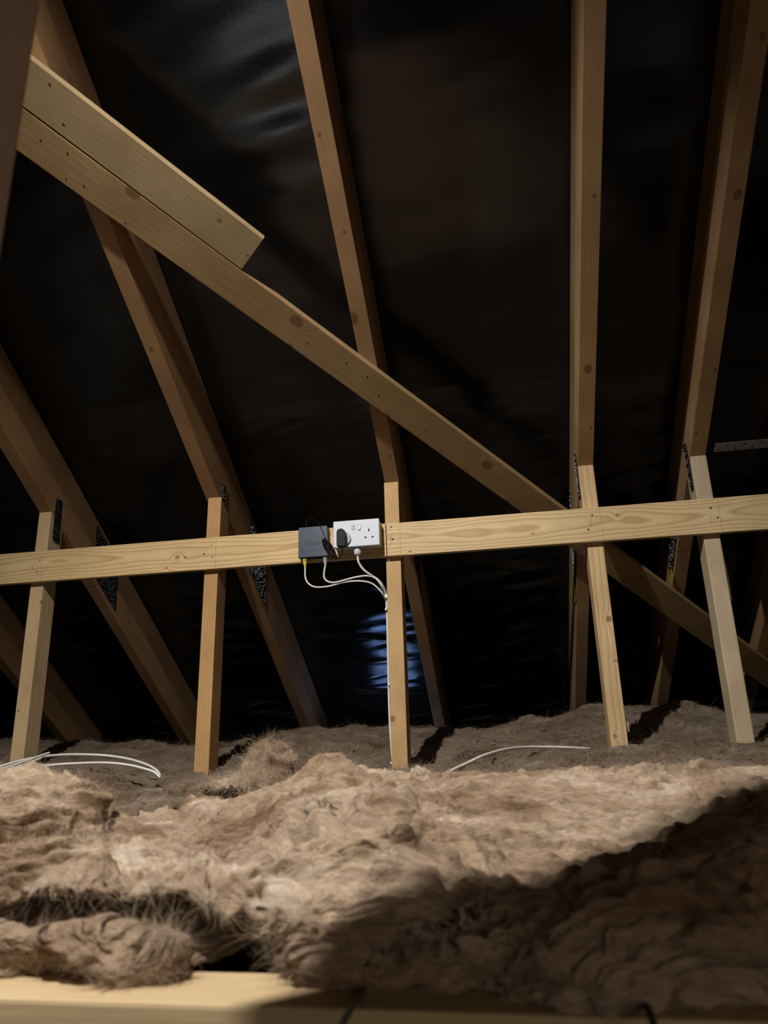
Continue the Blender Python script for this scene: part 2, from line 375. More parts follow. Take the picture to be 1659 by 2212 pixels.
def plate(parent, X, side, corners, name='nail_plate', teeth=True):
    """punched plate on the face x=X; corners in (y,z)"""
    s = 1 if side == 'R' else -1
    c = np.array(corners, float); o3 = np.array([X+s*.0002, *c[0]])
    e1 = np.array([0, *(c[1]-c[0])]); L1 = np.linalg.norm(e1); e1 /= L1
    n = np.array([s, 0, 0.]); e2 = np.cross(n, e1)
    loc = [((q-c[0])@e1[1:], (q-c[0])@e2[1:]) for q in c]
    bm = bmesh.new(); poly_prism(bm, [(a, b_, 0) for a, b_ in loc], (0, 0, .0012))
    pl = link(name, bm_mesh(bm, name), M_PLATE, parent, frame(o3, e1, e2, n))
    if teeth:
        ar = np.array(loc); a0, a1 = ar[:, 0].min(), ar[:, 0].max(); b0, b1 = ar[:, 1].min(), ar[:, 1].max()
        bm = bmesh.new(); k = 0
        def inside(q):
            w = 0; n_ = len(loc); sg = []
            for i in range(n_):
                ax, ay = loc[i]; bx, by = loc[(i+1) % n_]; sg.append((bx-ax)*(q[1]-ay)-(by-ay)*(q[0]-ax))
            return all(v > .0002*0 for v in sg) or all(v < 0 for v in sg)
        aa = a0+.004
        while aa < a1-.003:
            bb = b0+.004+(k % 2)*.004; k += 1
            while bb < b1-.002:
                if inside((aa, bb)) and random.random() < .4:
                    h = random.uniform(.001, .0022)
                    box_bm(bm, aa, aa+.003, bb, bb+.0012, .001, .001+h)
                bb += .009
            aa += .0065
        tp = link('pressed_teeth', bm_mesh(bm, 'pressed_teeth'), M_TOOTH, pl, frame(o3, e1, e2, n))
        tp['kind'] = 'stuff'
    return pl

def roofp(x, y, u=0): return np.array([x, y, (RC+u-RN[1]*y)/RN[2]])
UPY = -.72; LOY = 4.0; SPLY = {0: 2.52, 1: 2.505, 2: 2.53, 3: 2.526, 4: 2.52, 5: 2.524, 6: 2.52}
RLAB = {0: 'roof rafter low at the far left edge, behind the leftmost strut',
        1: 'roof rafter meeting the leftmost strut, with a dotted nail plate below the rail',
        2: 'roof rafter rising from the orange strut behind both diagonal braces',
        3: 'roof rafter above the central strut, crossed by the long brace halfway up',
        4: 'nearly upright roof rafter right of centre, its foot behind the brace end',
        5: 'leaning roof rafter above the rightmost strut, left of the holed strap',
        6: 'short visible length of roof rafter at the right edge behind the diagonal brace end'}
KN = {1: [(0, 921), (140, 945)], 2: [(327, 755)], 3: [(690, 292), (744, 502), (762, 688), (842, 985)], 4: [(1284, 423), (1270, 797), (1277, 925)], 5: [(1648, 77), (1594, 420), (1545, 797), (1505, 935)]}
KR = {(762, 688): .016, (1270, 797): .012, (1594, 420): .011, (327, 755): .007, (1648, 77): .007}
for k in range(7):
    xl = TX[k]-TW/2
    root = empty('roof_rafter', roofp(TX[k], YJ), RLAB[k], 'rafter', 'rafters of the roof slope')
    sp = SPLY[k]
    A = roofp(xl, sp-.0006); B = roofp(xl, UPY)
    kn = []
    for q in KN.get(k, []):
        P = on_roof(*q); kn.append(local_in(A, B, (1, 0, 0), RN, P)+(KR.get(q, .0048),))
    tone = {0: (BRN, BRND), 1: (BRN, BRND), 2: (BRN, BRND), 3: ((172, 138, 100), (142, 108, 74)), 4: ((194, 160, 118), (156, 120, 80)), 5: ((176, 142, 104), (142, 108, 74)), 6: (BRN, BRND)}[k]
    mt = wood(*tone, knots=kn, ring=150, pith=(0, .2, .03), streak=.35)
    board('lower_board', A, B, (1, 0, 0), TW, RN, .0965, mt, root, .0012, cut0=(0, 0))
    A2 = roofp(xl+.0008, LOY); B2 = roofp(xl+.0008, sp+.0006)
    mt2 = wood(tone[0], tone[1], ring=150, pith=(0, .25, .05), streak=.3)
    board('eaves_board', A2, B2, (1, 0, 0), TW-.0005, RN, .0965, mt2, root, .002)
    mt3 = wood(tuple(int(c*.86) for c in tone[0]), tuple(int(c*.84) for c in tone[1]), ring=120, pith=(0, .25, .09), streak=.3)
    board('upper_board', roofp(xl-.0008, LOY, .0968), roofp(xl-.0008, UPY, .0968), (1, 0, 0), TW+.001, RN, .0965, mt3, root, .002)
    sd = 'R' if k <= 3 else 'L'; fx = TX[k]+(TW/2+.0006 if sd == 'R' else -TW/2-.0006)
    # splice plate: rectangle along the rafter on the lower board
    def rp(s, u): return (np.array([0, sp, (RC-RN[1]*sp)/RN[2]])+RD*s+RN*u)[1:]
    plate(root, fx+(.0004 if sd == 'R' else -.0004), sd, [rp(-.155, .015), rp(-.05, .175), rp(.16, .175), rp(.05, .015)])

# struts (upright webs): edges measured at the top and the foot
ST = {1: ((84.4, 1107.6), (111.8, 1106), (18, 1647), (52.7, 1638)),
      2: ((450, 1075), (478, 1074), (415.6, 1668), (452, 1680)),
      3: ((829.6, 1042), (859.5, 1040), (845.7, 1651), (882, 1663)),
      4: ((1247.5, 1005), (1282, 1002), (1323, 1630), (1360, 1631)),
      5: ((1492, 983), (1523.7, 981), (1592, 1614), (1635.8, 1615))}
SLAB = {1: 'leftmost upright strut, pale pine with its right side lit, above the white cable loops',
        2: 'orange-toned upright strut, second from the left, standing left of the network switch',
        3: 'central upright strut with white cable clipped down its left edge',
        4: 'upright strut with a round knot at mid height, next right of the central strut',
        5: 'rightmost upright strut, broad and greyish with split bark along its right edge'}
STONE = {1: (TAN, TAND), 2: (ORG, ORGD), 3: ((208, 174, 124), (178, 138, 90)), 4: ((216, 190, 146), (178, 138, 90)), 5: ((204, 188, 158), (168, 146, 114))}
SKN = {1: [(88, 1300, .005), (40, 1535, .004)], 3: [(848, 1553, .008)], 4: [(1315, 1337, .008), (1330, 1427, .004), (1329, 1590, .005)], 5: [], 2: []}
SDEP = .0725
for k, (tl, tr, bl, b_r) in ST.items():
    a = on_y(*tl, YJ); b = on_y(*tr, YJ); c = on_y(*bl, YJ); d = on_y(*b_r, YJ)
    xt = (a[0]+b[0])/2; xb = (c[0]+d[0])/2; w = TW
    zb = -.24; xf = xb+(xt-xb)*(zb-c[2])/(ZJ-c[2]); zt = ZJ
    root = empty('upright_strut', (xb, YJ+SDEP/2, zb), SLAB[k], 'strut', 'upright struts behind the rail')
    A = np.array([xf-w/2, YJ, zb]); B = np.array([xt-w/2, YJ, zt])
    kn = [local_in(A, B, (1, 0, 0), (0, 1, 0), on_y(x, y, YJ))+(r,) for x, y, r in SKN[k]]
    mt = wood(*STONE[k], knots=kn, ring={4: 75, 3: 260}.get(k, 120), pith=(0, .015 if k == 4 else .1, .03), warp=.02, streak=.6 if k == 4 else .38)
    board('post', A, B, (1, 0, 0), w, (0, 1, 0), SDEP, mt, root, .0022 if k != 5 else .004, cut1=(0, -SDEP*math.tan(SL)))
    sd = 'R' if k <= 3 else 'L'; fx = TX[k]+(TW/2+.0008 if sd == 'R' else -TW/2-.0014)
    if k in (1, 2): plate(root, fx+.001, 'R', [(2.196, .725), (2.234, .723), (2.226, .874), (2.192, .872)])
    elif k in (4, 5): plate(root, fx-.001, 'L', [(2.190, .722), (2.190, .868), (2.222, .872), (2.216, .72)])
    if k == 5:  # torn bark strip
        pts = [on_y(x, y, YJ+.004) for x, y in ((1555, 1168), (1562, 1200), (1572, 1240), (1577, 1275), (1583, 1300))]
        o = link('bark_strip', tube_mesh(pts, .003, 'bark_strip', 6, 8, [.002, .003, .002, .0035, .001]), M_NAIL, root)
        o['label'] = 'dark split bark edge'
    if k == 4:
        pts = [on_y(x, y, YJ+.003) for x, y in ((1356, 1560), (1357.5, 1573), (1360, 1580))]
        link('splinter', tube_mesh(pts, .0018, 'splinter', 6, 4), mt, root)

# near upright web post beside the camera
A = np.array([-.346, .353, -.2]); B = np.array([-.346, .353, 2.05])
o = board('web_post', A, B, (1, 0, 0), .047, (0, -1, 0), .148, wood((216, 188, 166), (196, 166, 142), ring=60, streak=.25), None, .004)
tag(o, 'out-of-focus upright post filling the top left corner', 'post')

# rail: two lengths across the struts
RY = YJ-.0215
def rail(A, B, Hh, knots, mat_args, label, tilt=0):
    root = empty('horizontal_rail', ((A[0]+B[0])/2, RY, A[2]-Hh), label, 'rail', 'rail nailed across the struts')
    kn = [local_in(A, B, (0, 0, -1), (0, 1, 0), on_y(x, y, RY))+(r,) for x, y, r in knots]
    m = wood(*mat_args, knots=kn, ring=118, pith=(0, -.050, .034), warp=.042, streak=.8, blotch=.12, knotcol=(130, 96, 56))
    o = board('plank', A, B, (0, 0, -1), Hh, (0, 1, 0), .021, m, root, .0015)
    return root, kn
P0 = on_y(-40, 1203, RY); P1 = on_y(832, 1131.8, RY)
r1, _ = rail(np.array([-2.3, RY, .674]), np.array([X3-.0235+.002, RY, .677]), .1045, [(359, 1227, .005), (383, 1203, .007), (700, 1160, .001)],
             ((216, 190, 142), (178, 140, 92)), 'left length of the horizontal rail carrying the switch and the sockets')
r2, _ = rail(np.array([X3-.0210+.002, RY, .676]), np.array([1.35, RY, .676]), .104, [(886, 1191.5, .0045), (1334, 1112, .0055), (1151, 1152, .003)],
             ((220, 196, 150), (180, 146, 104)), 'right length of the horizontal rail, crossing the two right-hand struts')
def mark(parent, pts, r=.0003, name='pencil_line', mat=None):
    P = [on_y(x, y, RY-.0004) for x, y in pts]
    return link(name, tube_mesh(P, r, name, 5, 3), mat or M_PENCIL, parent)
for par, ls in ((r1, [[(92.5, 1196), (87.5, 1256)], [(467, 1164), (465, 1229)], [(57, 1197), (68, 1202)], [(76, 1213), (70, 1225), (80, 1240), (97, 1232), (104, 1222)], [(443, 1193), (453, 1177)]]),
                (r2, [[(863.7, 1129), (865, 1196)], [(846.5, 1152), (842, 1185)], [(839, 1160), (852, 1176)], [(1294.5, 1098), (1304.5, 1167)], [(1548.5, 1081), (1562, 1151)], [(1533, 1104), (1536, 1131)], [(1262, 1117), (1274, 1126), (1277, 1137)], [(1278, 1110), (1275, 1135)]])):
    for l in ls: mark(par, l)
for par, ls in ((r1, [(86, 1210, .0035), (80.5, 1234, .0032), (457, 1177, .0026), (458, 1203.5, .0028), (440, 1197, .004), (400, 1204, .004)]),
                (r2, [(845, 1138.5, .0038), (848.5, 1165, .0046), (1279.5, 1113, .0034), (1271, 1144, .004), (1535, 1097.5, .0042), (1550, 1118, .004)])):
    for x, y, r in ls:
        P = on_y(x, y, RY+.0002); bm = bmesh.new(); disc_bm(bm, P, (.1, -1, .1), r*.7, .0009, 12)
        link('nail', bm_mesh(bm, 'nail'), M_NAIL, par)

# diagonal braces under the rafters
BT = .022
def brace(lo, hi, label, ext0, ext1, end_pts=None, tone=(BRN, BRND), knots=(), **kw):
    a = on_roof(*lo[0], -BT); b = on_roof(*lo[1], -BT); h = on_roof(*hi, -BT)
    x = (b-a)/np.linalg.norm(b-a); y = np.cross(RN, x); y = y if (h-a)@y > 0 else -y
    w = (h-a)@y; A = a-x*ext0; B = b+x*ext1
    root = empty('diagonal_brace', (A+B)/2, label, 'brace', 'braces nailed under the rafters')
    kn = [local_in(A, B, y, RN, on_roof(q[0], q[1], -BT))+(q[2],) for q in knots]
    m = wood(*tone, knots=kn, **kw)
    o = board('plank', A, B, y, w, RN, BT-.0005, m, root, .0018)
    return root
b1 = brace([(42, 329), (1570, 1425)], (1212, 1097), 'long diagonal brace board running down to the right behind the rail', .5, .5,
           tone=((164, 138, 98), (140, 110, 72)), knots=[(640, 694, .017), (664, 742, .004), (1052, 1005, .016), (835, 900, .009), (287, 415, .016), (625, 750, .012)], ring=110, pith=(0, .02, .11), streak=.4)
b2 = brace([(120, 283), (522, 583)], (567, 515), 'short pale brace board lapped above the long diagonal one, its cut end hanging free', .5, .0,
           tone=((166, 146, 110), (146, 122, 86)), knots=[(474, 477, .006)], ring=80, pith=(0, .03, .02), streak=.35, seed=4.4)
for par, qs in ((b1, [(88, 303, .0035), (146, 331, .004), (143, 386, .003), (181, 402, .004), (271, 481, .003), (748, 783, .003), (793, 813, .0035), (818, 853, .004), (919, 930, .003), (953, 973, .003), (947, 975, .002), (1098, 1083, .003), (1252, 1186, .003)]),
                (b2, [(107, 182, .004), (137, 268, .004), (535, 551, .0025)])):
    for x, y, r in qs:
        P = on_roof(x, y, -BT+.0002); bm = bmesh.new(); disc_bm(bm, P, -RN, r*.65, .0008, 10)
        link('nail', bm_mesh(bm, 'nail'), M_NAIL, par)
# perforated strap
root = empty('metal_strap', on_roof(1600, 962, -.003), 'galvanised strap with two rows of holes at the right edge', 'strap')
A = on_roof(1543, 976, -.004); A[0] = .648
bm = bmesh.new(); L = 1.5; wS = .031
hexa(bm, [(0, 0, 0), (0, wS, 0), (0, wS, .002), (0, 0, .002), (L, 0, 0), (L, wS, 0), (L, wS, .002), (L, 0, .002)], .0004)
MS = frame(A, (1, 0, 0), -RD*-1, np.cross((1, 0, 0), RD))
link('strip', bm_mesh(bm, 'strip'), M_STEEL, root, MS)
bm = bmesh.new()
zz_ = -.0003 if np.cross((1, 0, 0), RD)@RN > 0 else .0019
for i in range(60):
    disc_bm(bm, (.012+i*.0235, .0075+.015*(i % 2), zz_), (0, 0, 1), .0028, .0005, 12)
h = link('strap_hole', bm_mesh(bm, 'strap_hole'), M_SLOT, root, MS); h['kind'] = 'stuff'
# yellow tags hanging beside the rafters
def paper_tag(pts, label):
    bm = bmesh.new(); poly_prism(bm, pts, (.0006, 0, 0)); o = link('paper_tag', bm_mesh(bm, 'paper_tag'), M_TAG); return tag(o, label, 'tag', 'yellow tags on the rafters')
for k, pts, lab in ((4, [(1237, 1235), (1242, 1262), (1243, 1300), (1239, 1306), (1233, 1290), (1236, 1262)], 'yellow paper tag on the rafter behind the right-of-centre strut'),
                    (3, [(876, 1262), (882, 1290), (880, 1312), (874, 1300)], 'yellow paper tag just right of the central strut'),
                    (5, [(1449, 1228), (1455, 1245), (1452, 1262), (1447, 1248)], 'small yellow tag beside the rafter above the diagonal brace at right'),
                    (6, [(1652, 1262), (1662, 1250), (1664, 1280), (1654, 1266)], 'yellow tag at the right edge of the photo')):
    X = TX[k]+(-TW/2-.003)
    paper_tag([on_x(x, y, X) for x, y in pts] if k != 3 else [on_y(x, y, 2.5) for x, y in pts], lab)

# ================================================================ ELECTRICS on the left rail
# double socket
SY = RY-.045; o0 = on_y(719.5, 1127.8, SY); o1 = on_y(821, 1174.9, SY)
sx0, sx1, sz1, sz0 = -.4985, -.3555, .6815, .5975
sock = empty('double_socket', ((sx0+sx1)/2, RY, sz0), 'white double wall socket in a surface box on the rail', 'socket')
def part_box(name, parent, x0, x1, y0, y1, z0, z1, mat, bev=.001, label=None, segs=2):
    bm = bmesh.new(); box_bm(bm, x0, x1, y0, y1, z0, z1, bev, segs)
    o = link(name, bm_mesh(bm, name), mat, parent)
    if label: o['label'] = label
    return o
part_box('back_box', sock, sx0+.001, sx1-.001, SY+.009, RY, sz0+.001, sz1-.001, M_WHITE, .003)
part_box('faceplate', sock, sx0, sx1, SY, SY+.0085, sz0, sz1, M_WHITE, .0025, None, 3)
def sp(x, y): return on_y(x, y, SY)
def pix(cx, cy): return 630+cx/7.541, 1090+cy/7.541
for i, (cx, tilt) in enumerate(((1003, 1), (1101, -1))):
    P = sp(*pix(cx, 372)); bm = bmesh.new()
    w, hh = .0046, .0075; t0, t1 = (.0008, .0035) if tilt > 0 else (.0035, .0006)
    hexa(bm, [(-w, -t0, -hh), (-w, .002, -hh), (w, .002, -hh), (w, -t0, -hh), (-w, -t1, hh), (-w, .002, hh), (w, .002, hh), (w, -t1, hh)], .0006)
    link('rocker_switch', bm_mesh(bm, 'rocker_switch'), M_WHITE, sock, Matrix.Translation(P))
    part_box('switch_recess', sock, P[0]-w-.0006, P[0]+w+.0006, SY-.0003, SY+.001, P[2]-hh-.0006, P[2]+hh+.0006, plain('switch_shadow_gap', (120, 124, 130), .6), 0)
for cx, cy, w, h_ in ((1257, 414, .0021, .0042), (1203, 532, .0036, .0019), (1319, 524, .0036, .0019)):
    P = sp(*pix(cx, cy)); part_box('pin_slot', sock, P[0]-w, P[0]+w, SY-.0004, SY+.001, P[2]-h_, P[2]+h_, M_SLOT, 0)
for cx, cy in ((1364, 436), (738, 486)):
    P = sp(*pix(cx, cy)); bm = bmesh.new(); disc_bm(bm, P+np.array([0, .0004, 0]), (0, -1, 0), .0027, .0012, 18)
    s_ = link('fixing_screw', bm_mesh(bm, 'fixing_screw'), M_STEEL, sock)
    part_box('screw_slot', s_, P[0]-.002, P[0]+.002, P[1]-.0012, P[1], P[2]-.0004, P[2]+.0004, M_SLOT, 0)
# gland under the box
G = sp(772.5, 1193); G = on_y(772.5, 1193, RY-.024)
gl = tag(link('cable_gland', tube_mesh([G+np.array([0, 0, .014]), G+np.array([0, 0, .009]), G+np.array([0, 0, -.004]), G+np.array([0, 0, -.010])], .009, 'cable_gland', 6, 2, [.0125, .0128, .0125, .0085]), M_WHITE), 'white cable gland under the double socket', 'cable gland')
# plug-in power adapter
PC = sp(*pix(850, 560)); ad = empty('power_adapter', (PC[0], SY, PC[2]), 'black plug-in power adapter in the left socket', 'power adapter')
bm = bmesh.new(); disc_bm(bm, (PC[0], SY-.0002, PC[2]), (0, -1, 0), .0222, .007, 32, .0008)
link('plug_base', bm_mesh(bm, 'plug_base'), M_DISC, ad)['label'] = 'grey round plug base'
def body():
    bm = bmesh.new(); a0 = sp(*pix(748, 690)); 
    w = .0126; zl = PC[2]-.030; zh = PC[2]+.0245; r = .010; lp = []
    for i in range(9):
        an = math.pi*i/8; lp.append((PC[0]-.003+math.cos(an)*w, 0, zh-r+math.sin(an)*r))
    lp += [(PC[0]-.003-w, 0, zl), (PC[0]-.003+w, 0, zl)]
    lp = [(x, SY-.006, z) for x, _, z in lp]; poly_prism(bm, lp, (0, -.027, 0), .0016); return bm_mesh(bm, 'adapter_body')
link('adapter_body', body(), M_BLACK, ad)
# network switch
WY = RY-.027; wx0, wx1, wz0, wz1 = -.6135, -.5215, .5795, .6765
sw = empty('network_switch', ((wx0+wx1)/2, RY, wz0), 'blue-grey metal network switch fixed to the rail left of the socket', 'network switch')
part_box('case', sw, wx0, wx1, WY, RY, wz0, wz1, M_BLUE, .0012)
zc = wz0+.021
part_box('panel_seam', sw, wx0+.001, wx1-.001, WY-.0003, WY+.0005, zc-.0006, zc+.0006, M_BLUED, 0)
for i in range(5):
    xa = wx0+.006+i*.0165
    pt = part_box('network_port', sw, xa, xa+.013, WY+.004, WY+.015, wz0-.0005, wz0+.003, M_SLOT, 0)
for i in range(4):
    part_box('indicator', sw, wx0+.026+i*.0165, wx0+.029+i*.0165, WY+.0015, WY+.003, wz0-.0004, wz0+.001, M_DISC, 0)
def text(body_, size, loc, mat, parent, depth=.0004):
    c = bpy.data.curves.new('lettering', 'FONT'); c.body = body_; c.size = size; c.extrude = depth; c.align_x = 'CENTER'; c.offset = size*.012; c.space_character = 1.12
    o = bpy.data.objects.new('tmp', c); COL.objects.link(o)
    dg = bpy.context.evaluated_depsgraph_get(); me = bpy.data.meshes.new_from_object(o.evaluated_get(dg)); bpy.data.objects.remove(o)
    M = Matrix.Translation(loc) @ Matrix.Rotation(math.pi/2, 4, 'X')
    return link('lettering', me, mat, parent, M)
text('NETGEAR', .0125, (wx0+.050, WY-.0003, wz0+.040), M_BLUED, sw)['label'] = 'dark embossed maker lettering'
# RJ45 plugs and boots
def rj(px, py, boot, tab, name, label):
    P = on_y(px, py, WY+.010); r = empty(name, P, label, 'network plug')
    part_box('plug_body', r, P[0]-.0055, P[0]+.0055, P[1]-.004, P[1]+.004, wz0-.007, wz0-.0006, tab, .0008)
    me = tube_mesh([(P[0], P[1], wz0-.005), (P[0], P[1], wz0-.010), (P[0]+.0005, P[1], wz0-.022), (P[0]+.001, P[1], wz0-.026)], .005, 'boot', 12, 3, [.0060, .0062, .0042, .0036])
    link('boot', me, boot, r)
    bm = bmesh.new(); bmesh.ops.create_uvsphere(bm, u_segments=12, v_segments=8, radius=.0034, matrix=Matrix.Translation((P[0]+.001, P[1]-.005, wz0-.006)))
    link('release_tab', bm_mesh(bm, 'release_tab', True), tab, r)
    return P
PY = rj(658.5, 1215, M_YEL, M_GRN, 'network_plug', 'yellow network plug in the leftmost port of the switch')
PG = rj(702.5, 1213, M_GREYB, M_GREYB, 'network_plug', 'grey network plug at the right end of the switch')
# cables to the strut
def cab(pts, r, mat, name, label, cat='cable', group=None, **kw):
    return tag(link(name, tube_mesh(pts, r, name, **kw), mat), label, cat, group)
C = lambda x, y, d=RY-.004: on_y(x, y, d)
yc = PY[1]
cab([(PY[0]+.001, yc, wz0-.024), (PY[0]+.001, yc, wz0-.034), C(660, 1249, yc), C(668, 1262, yc), C(684, 1268.5, yc+.001), C(712, 1266, yc+.004), C(742, 1258, yc+.010), C(775, 1255, yc+.014), C(800, 1259, yc+.018), C(817, 1271, yc+.024), C(827, 1284, yc+.030), C(833.5, 1300, 2.205), C(835, 1318, 2.21), C(837, 1340, 2.212)], .0026, M_CABLE,
    'network_cable', 'white network cable hanging lowest, from the yellow plug to the strut', group='cables from the rail to the strut')
cab([(PG[0]+.001, PG[1], wz0-.024), C(700, 1238, yc), C(701, 1249, yc), C(709, 1256.5, yc), C(724, 1258, yc+.002), C(748, 1252, yc+.006), C(772, 1246, yc+.010), C(795, 1244, yc+.014), C(812, 1250, yc+.018), C(824, 1266, yc+.024), C(832.5, 1288, 2.200), C(835, 1300, 2.204)], .0027, M_CABLE,
    'network_cable', 'white network cable with taped upper end, from the grey plug to the strut', group='cables from the rail to the strut')
xs_ = on_y(834, 1288, 2.2)[0]
cab([G+np.array([0, 0, -.008]), C(773.5, 1210, RY-.024), C(777, 1219, RY-.02), C(786, 1231, RY-.015), C(800, 1241.5, RY-.005), C(816, 1252, RY+.01), C(826, 1264, RY+.022), C(832, 1279, 2.195), C(834.5, 1295, 2.197), C(836, 1325, 2.198), C(837.5, 1380, 2.198), C(838.5, 1430, 2.198), C(839.5, 1480, 2.197), C(840.5, 1520, 2.197), C(842.5, 1570, 2.196), C(846, 1620, 2.194), C(849, 1648, 2.192), C(852, 1668, 2.192)], .0034, M_CABLE,
    'power_cable', 'white power cable from the gland running down the strut to the wool', group='cables from the rail to the strut')
for i, (x, y, w) in enumerate(((833.5, 1288, .0055), (833.5, 1316, .0035), (840, 1478, .0035), (845.5, 1648, .0035))):
    P = on_y(x, y, 2.186); bm = bmesh.new(); box_bm(bm, P[0]-w*.8, P[0]+w, 2.184, 2.212, P[2]-.0055 if i == 0 else P[2]-.003, P[2]+.0055 if i == 0 else P[2]+.003, .001)
    tag(link('cable_clip', bm_mesh(bm, 'cable_clip'), M_CLIP), ['wide white clip gathering the cables at the top of the strut', 'small white cable clip just under the wide one', 'white cable clip halfway down the strut', 'white cable clip at the foot of the strut'][i], 'cable clip', 'clips on the central strut')
# black lead with a tied bundle
K = lambda x, y, d=WY-.006: on_y(*pix(x, y), d)
lead = [on_y(*pix(815, 700), SY-.018), on_y(*pix(828, 740), SY-.018), on_y(*pix(830, 800), SY-.01), on_y(*pix(800, 850), RY-.02), on_y(*pix(745, 870), RY-.02), on_y(*pix(690, 868), RY-.022), on_y(*pix(640, 800), WY-.004), on_y(*pix(600, 700), WY-.006), on_y(*pix(575, 600), WY-.008),
        on_y(*pix(540, 520), WY-.006), on_y(*pix(490, 410), WY-.006), on_y(*pix(450, 310), WY-.0), on_y(*pix(400, 255), WY+.006), on_y(*pix(320, 225), WY+.012), on_y(*pix(262, 245), WY+.014), on_y(*pix(240, 310), WY+.014), on_y(*pix(240, 385), WY+.014)]
cab(lead, .0014, M_BLACKCAB, 'adapter_lead', 'thin black lead looping from the adapter over the top of the switch')
def bundle():
    pts = []; rs = random.Random(5); a = K(540, 600, WY-.007); b = K(700, 850, RY-.024)
    ax = (b-a); L = np.linalg.norm(ax); ax /= L; n = np.array([0, -1., 0]); s = np.cross(ax, n)
    mid = (a+b)/2
    for i in range(96):
        th = i*math.pi/4+rs.uniform(-.25, .25); tt = math.cos(th)*L*.60; ww = math.sin(th)*.0085*(1-.15*abs(math.cos(th)))+rs.uniform(-.004, .004)
        pts.append(mid+ax*(tt+rs.uniform(-.004, .004))+s*ww+n*(rs.uniform(-.001, .006)))
    return pts
cb_ = cab(bundle(), .0012, M_BLACKCAB, 'coiled_lead', 'tangled bundle of spare black lead tied between switch and socket', 'cable', segs=6, sub=4)
tie = K(620, 715, WY-.007)
o = link('cable_tie', tube_mesh([tie+np.array([math.cos(a)*.0065, math.sin(a)*.007-.002, math.cos(a)*-.004]) for a in np.linspace(0, 2*math.pi, 10)], .0011, 'cable_tie', 6, 3), M_BLACK, cb_)

# ================================================================ MINERAL WOOL
CP = [ # (px, py, distance y)
 (-150, 1880, .64), (0, 1880, .63), (150, 1880, .62), (300, 1895, .62), (350, 1905, .61), (430, 1885, .625), (520, 1950, .605), (600, 1960, .60), (700, 1960, .59), (850, 1960, .58), (1000, 1965, .60), (1150, 1965, .60), (1350, 1940, .60), (1550, 1890, .60), (1800, 1890, .58),
 (-150, 1770, .68), (0, 1775, .68), (120, 1790, .67), (230, 1840, .65), (-150, 1680, .76), (0, 1690, .78), (90, 1700, .78), (170, 1722, .76), (215, 1755, .74), (240, 1810, .70),
 (-100, 1684, .88), (40, 1684, .88), (150, 1720, .95), (250, 1775, .95), (300, 1840, .80), (430, 1840, .78), (400, 1815, .95), (330, 1800, 1.05), (270, 1795, 1.1), (200, 1770, 1.15), (0, 1700, 1.15),
 (560, 1840, .72), (630, 1750, .78), (670, 1690, .84), (712, 1664, .90), (748, 1676, .93), (785, 1705, .88), (650, 1820, .70), (760, 1790, .72), (500, 1850, .78), (540, 1790, .98),
 (850, 1790, .74), (850, 1735, .95), (1000, 1810, .80), (1000, 1900, .69), (1100, 1908, .73), (1240, 1862, .79), (1330, 1822, .84), (1000, 1730, .92), (1150, 1800, .86), (1150, 1700, 1.05), (1300, 1700, 1.05), (1300, 1770, .92), (1450, 1700, 1.1), (1450, 1752, .93), (1600, 1700, 1.1), (1600, 1770, .78), (1800, 1760, .80), (1800, 1700, 1.1),
 (700, 1700, 1.15), (600, 1720, 1.2), (620, 1700, 1.4), (520, 1740, 1.35), (420, 1725, 1.45), (360, 1710, 1.5), (330, 1770, 1.2), (300, 1740, 1.35), (240, 1765, 1.45), (230, 1740, 1.7), (160, 1700, 1.7), (60, 1690, 1.7), (-100, 1690, 1.7),
 (850, 1682, 1.4), (1000, 1700, 1.4), (1200, 1685, 1.4), (1400, 1670, 1.4), (1600, 1670, 1.4), (1800, 1665, 1.4),
 (30, 1672, 2.1), (-150, 1672, 2.1), (200, 1672, 2.1), (300, 1674, 2.1), (435, 1688, 2.12), (600, 1676, 2.1), (750, 1665, 2.1), (865, 1660, 2.16), (940, 1668, 2.2), (1000, 1674, 1.95), (1100, 1656, 2.0), (1200, 1635, 2.1), (1340, 1631, 2.16), (1450, 1632, 2.1), (1610, 1615, 2.16), (1800, 1612, 2.2),
 (-150, 1640, 2.5), (100, 1640, 2.5), (300, 1642, 2.5), (500, 1640, 2.5), (700, 1622, 2.5), (860, 1630, 2.5), (1000, 1610, 2.5), (1150, 1595, 2.5), (1300, 1580, 2.5), (1450, 1575, 2.5), (1600, 1595, 2.5), (1800, 1585, 2.5),
 (-150, 1606, 2.86), (0, 1606, 2.86), (100, 1606, 2.86), (230, 1612, 2.86), (330, 1612, 2.86), (430, 1620, 2.86), (500, 1617, 2.86), (560, 1600, 2.86), (640, 1582, 2.86), (750, 1577, 2.86), (880, 1577, 2.86), (1000, 1580, 2.86), (1070, 1585, 2.86), (1130, 1560, 2.86), (1240, 1545, 2.86), (1330, 1534, 2.86), (1420, 1530, 2.86), (1520, 1532, 2.86), (1570, 1545, 2.86), (1659, 1552, 2.86), (1800, 1552, 2.86),
 (-150, 1650, 3.35), (300, 1655, 3.35), (700, 1650, 3.35), (1000, 1640, 3.35), (1400, 1600, 3.35), (1800, 1610, 3.35)]
pts = np.array([on_y(*c) for c in CP])
def enc(x, y): return np.stack([x/y, 1.1*np.log(y)], -1)
E_ = enc(pts[:, 0], pts[:, 1]); val = pts[:, 2]/pts[:, 1]
def tps(r2): return .5*r2*np.log(r2+1e-9)
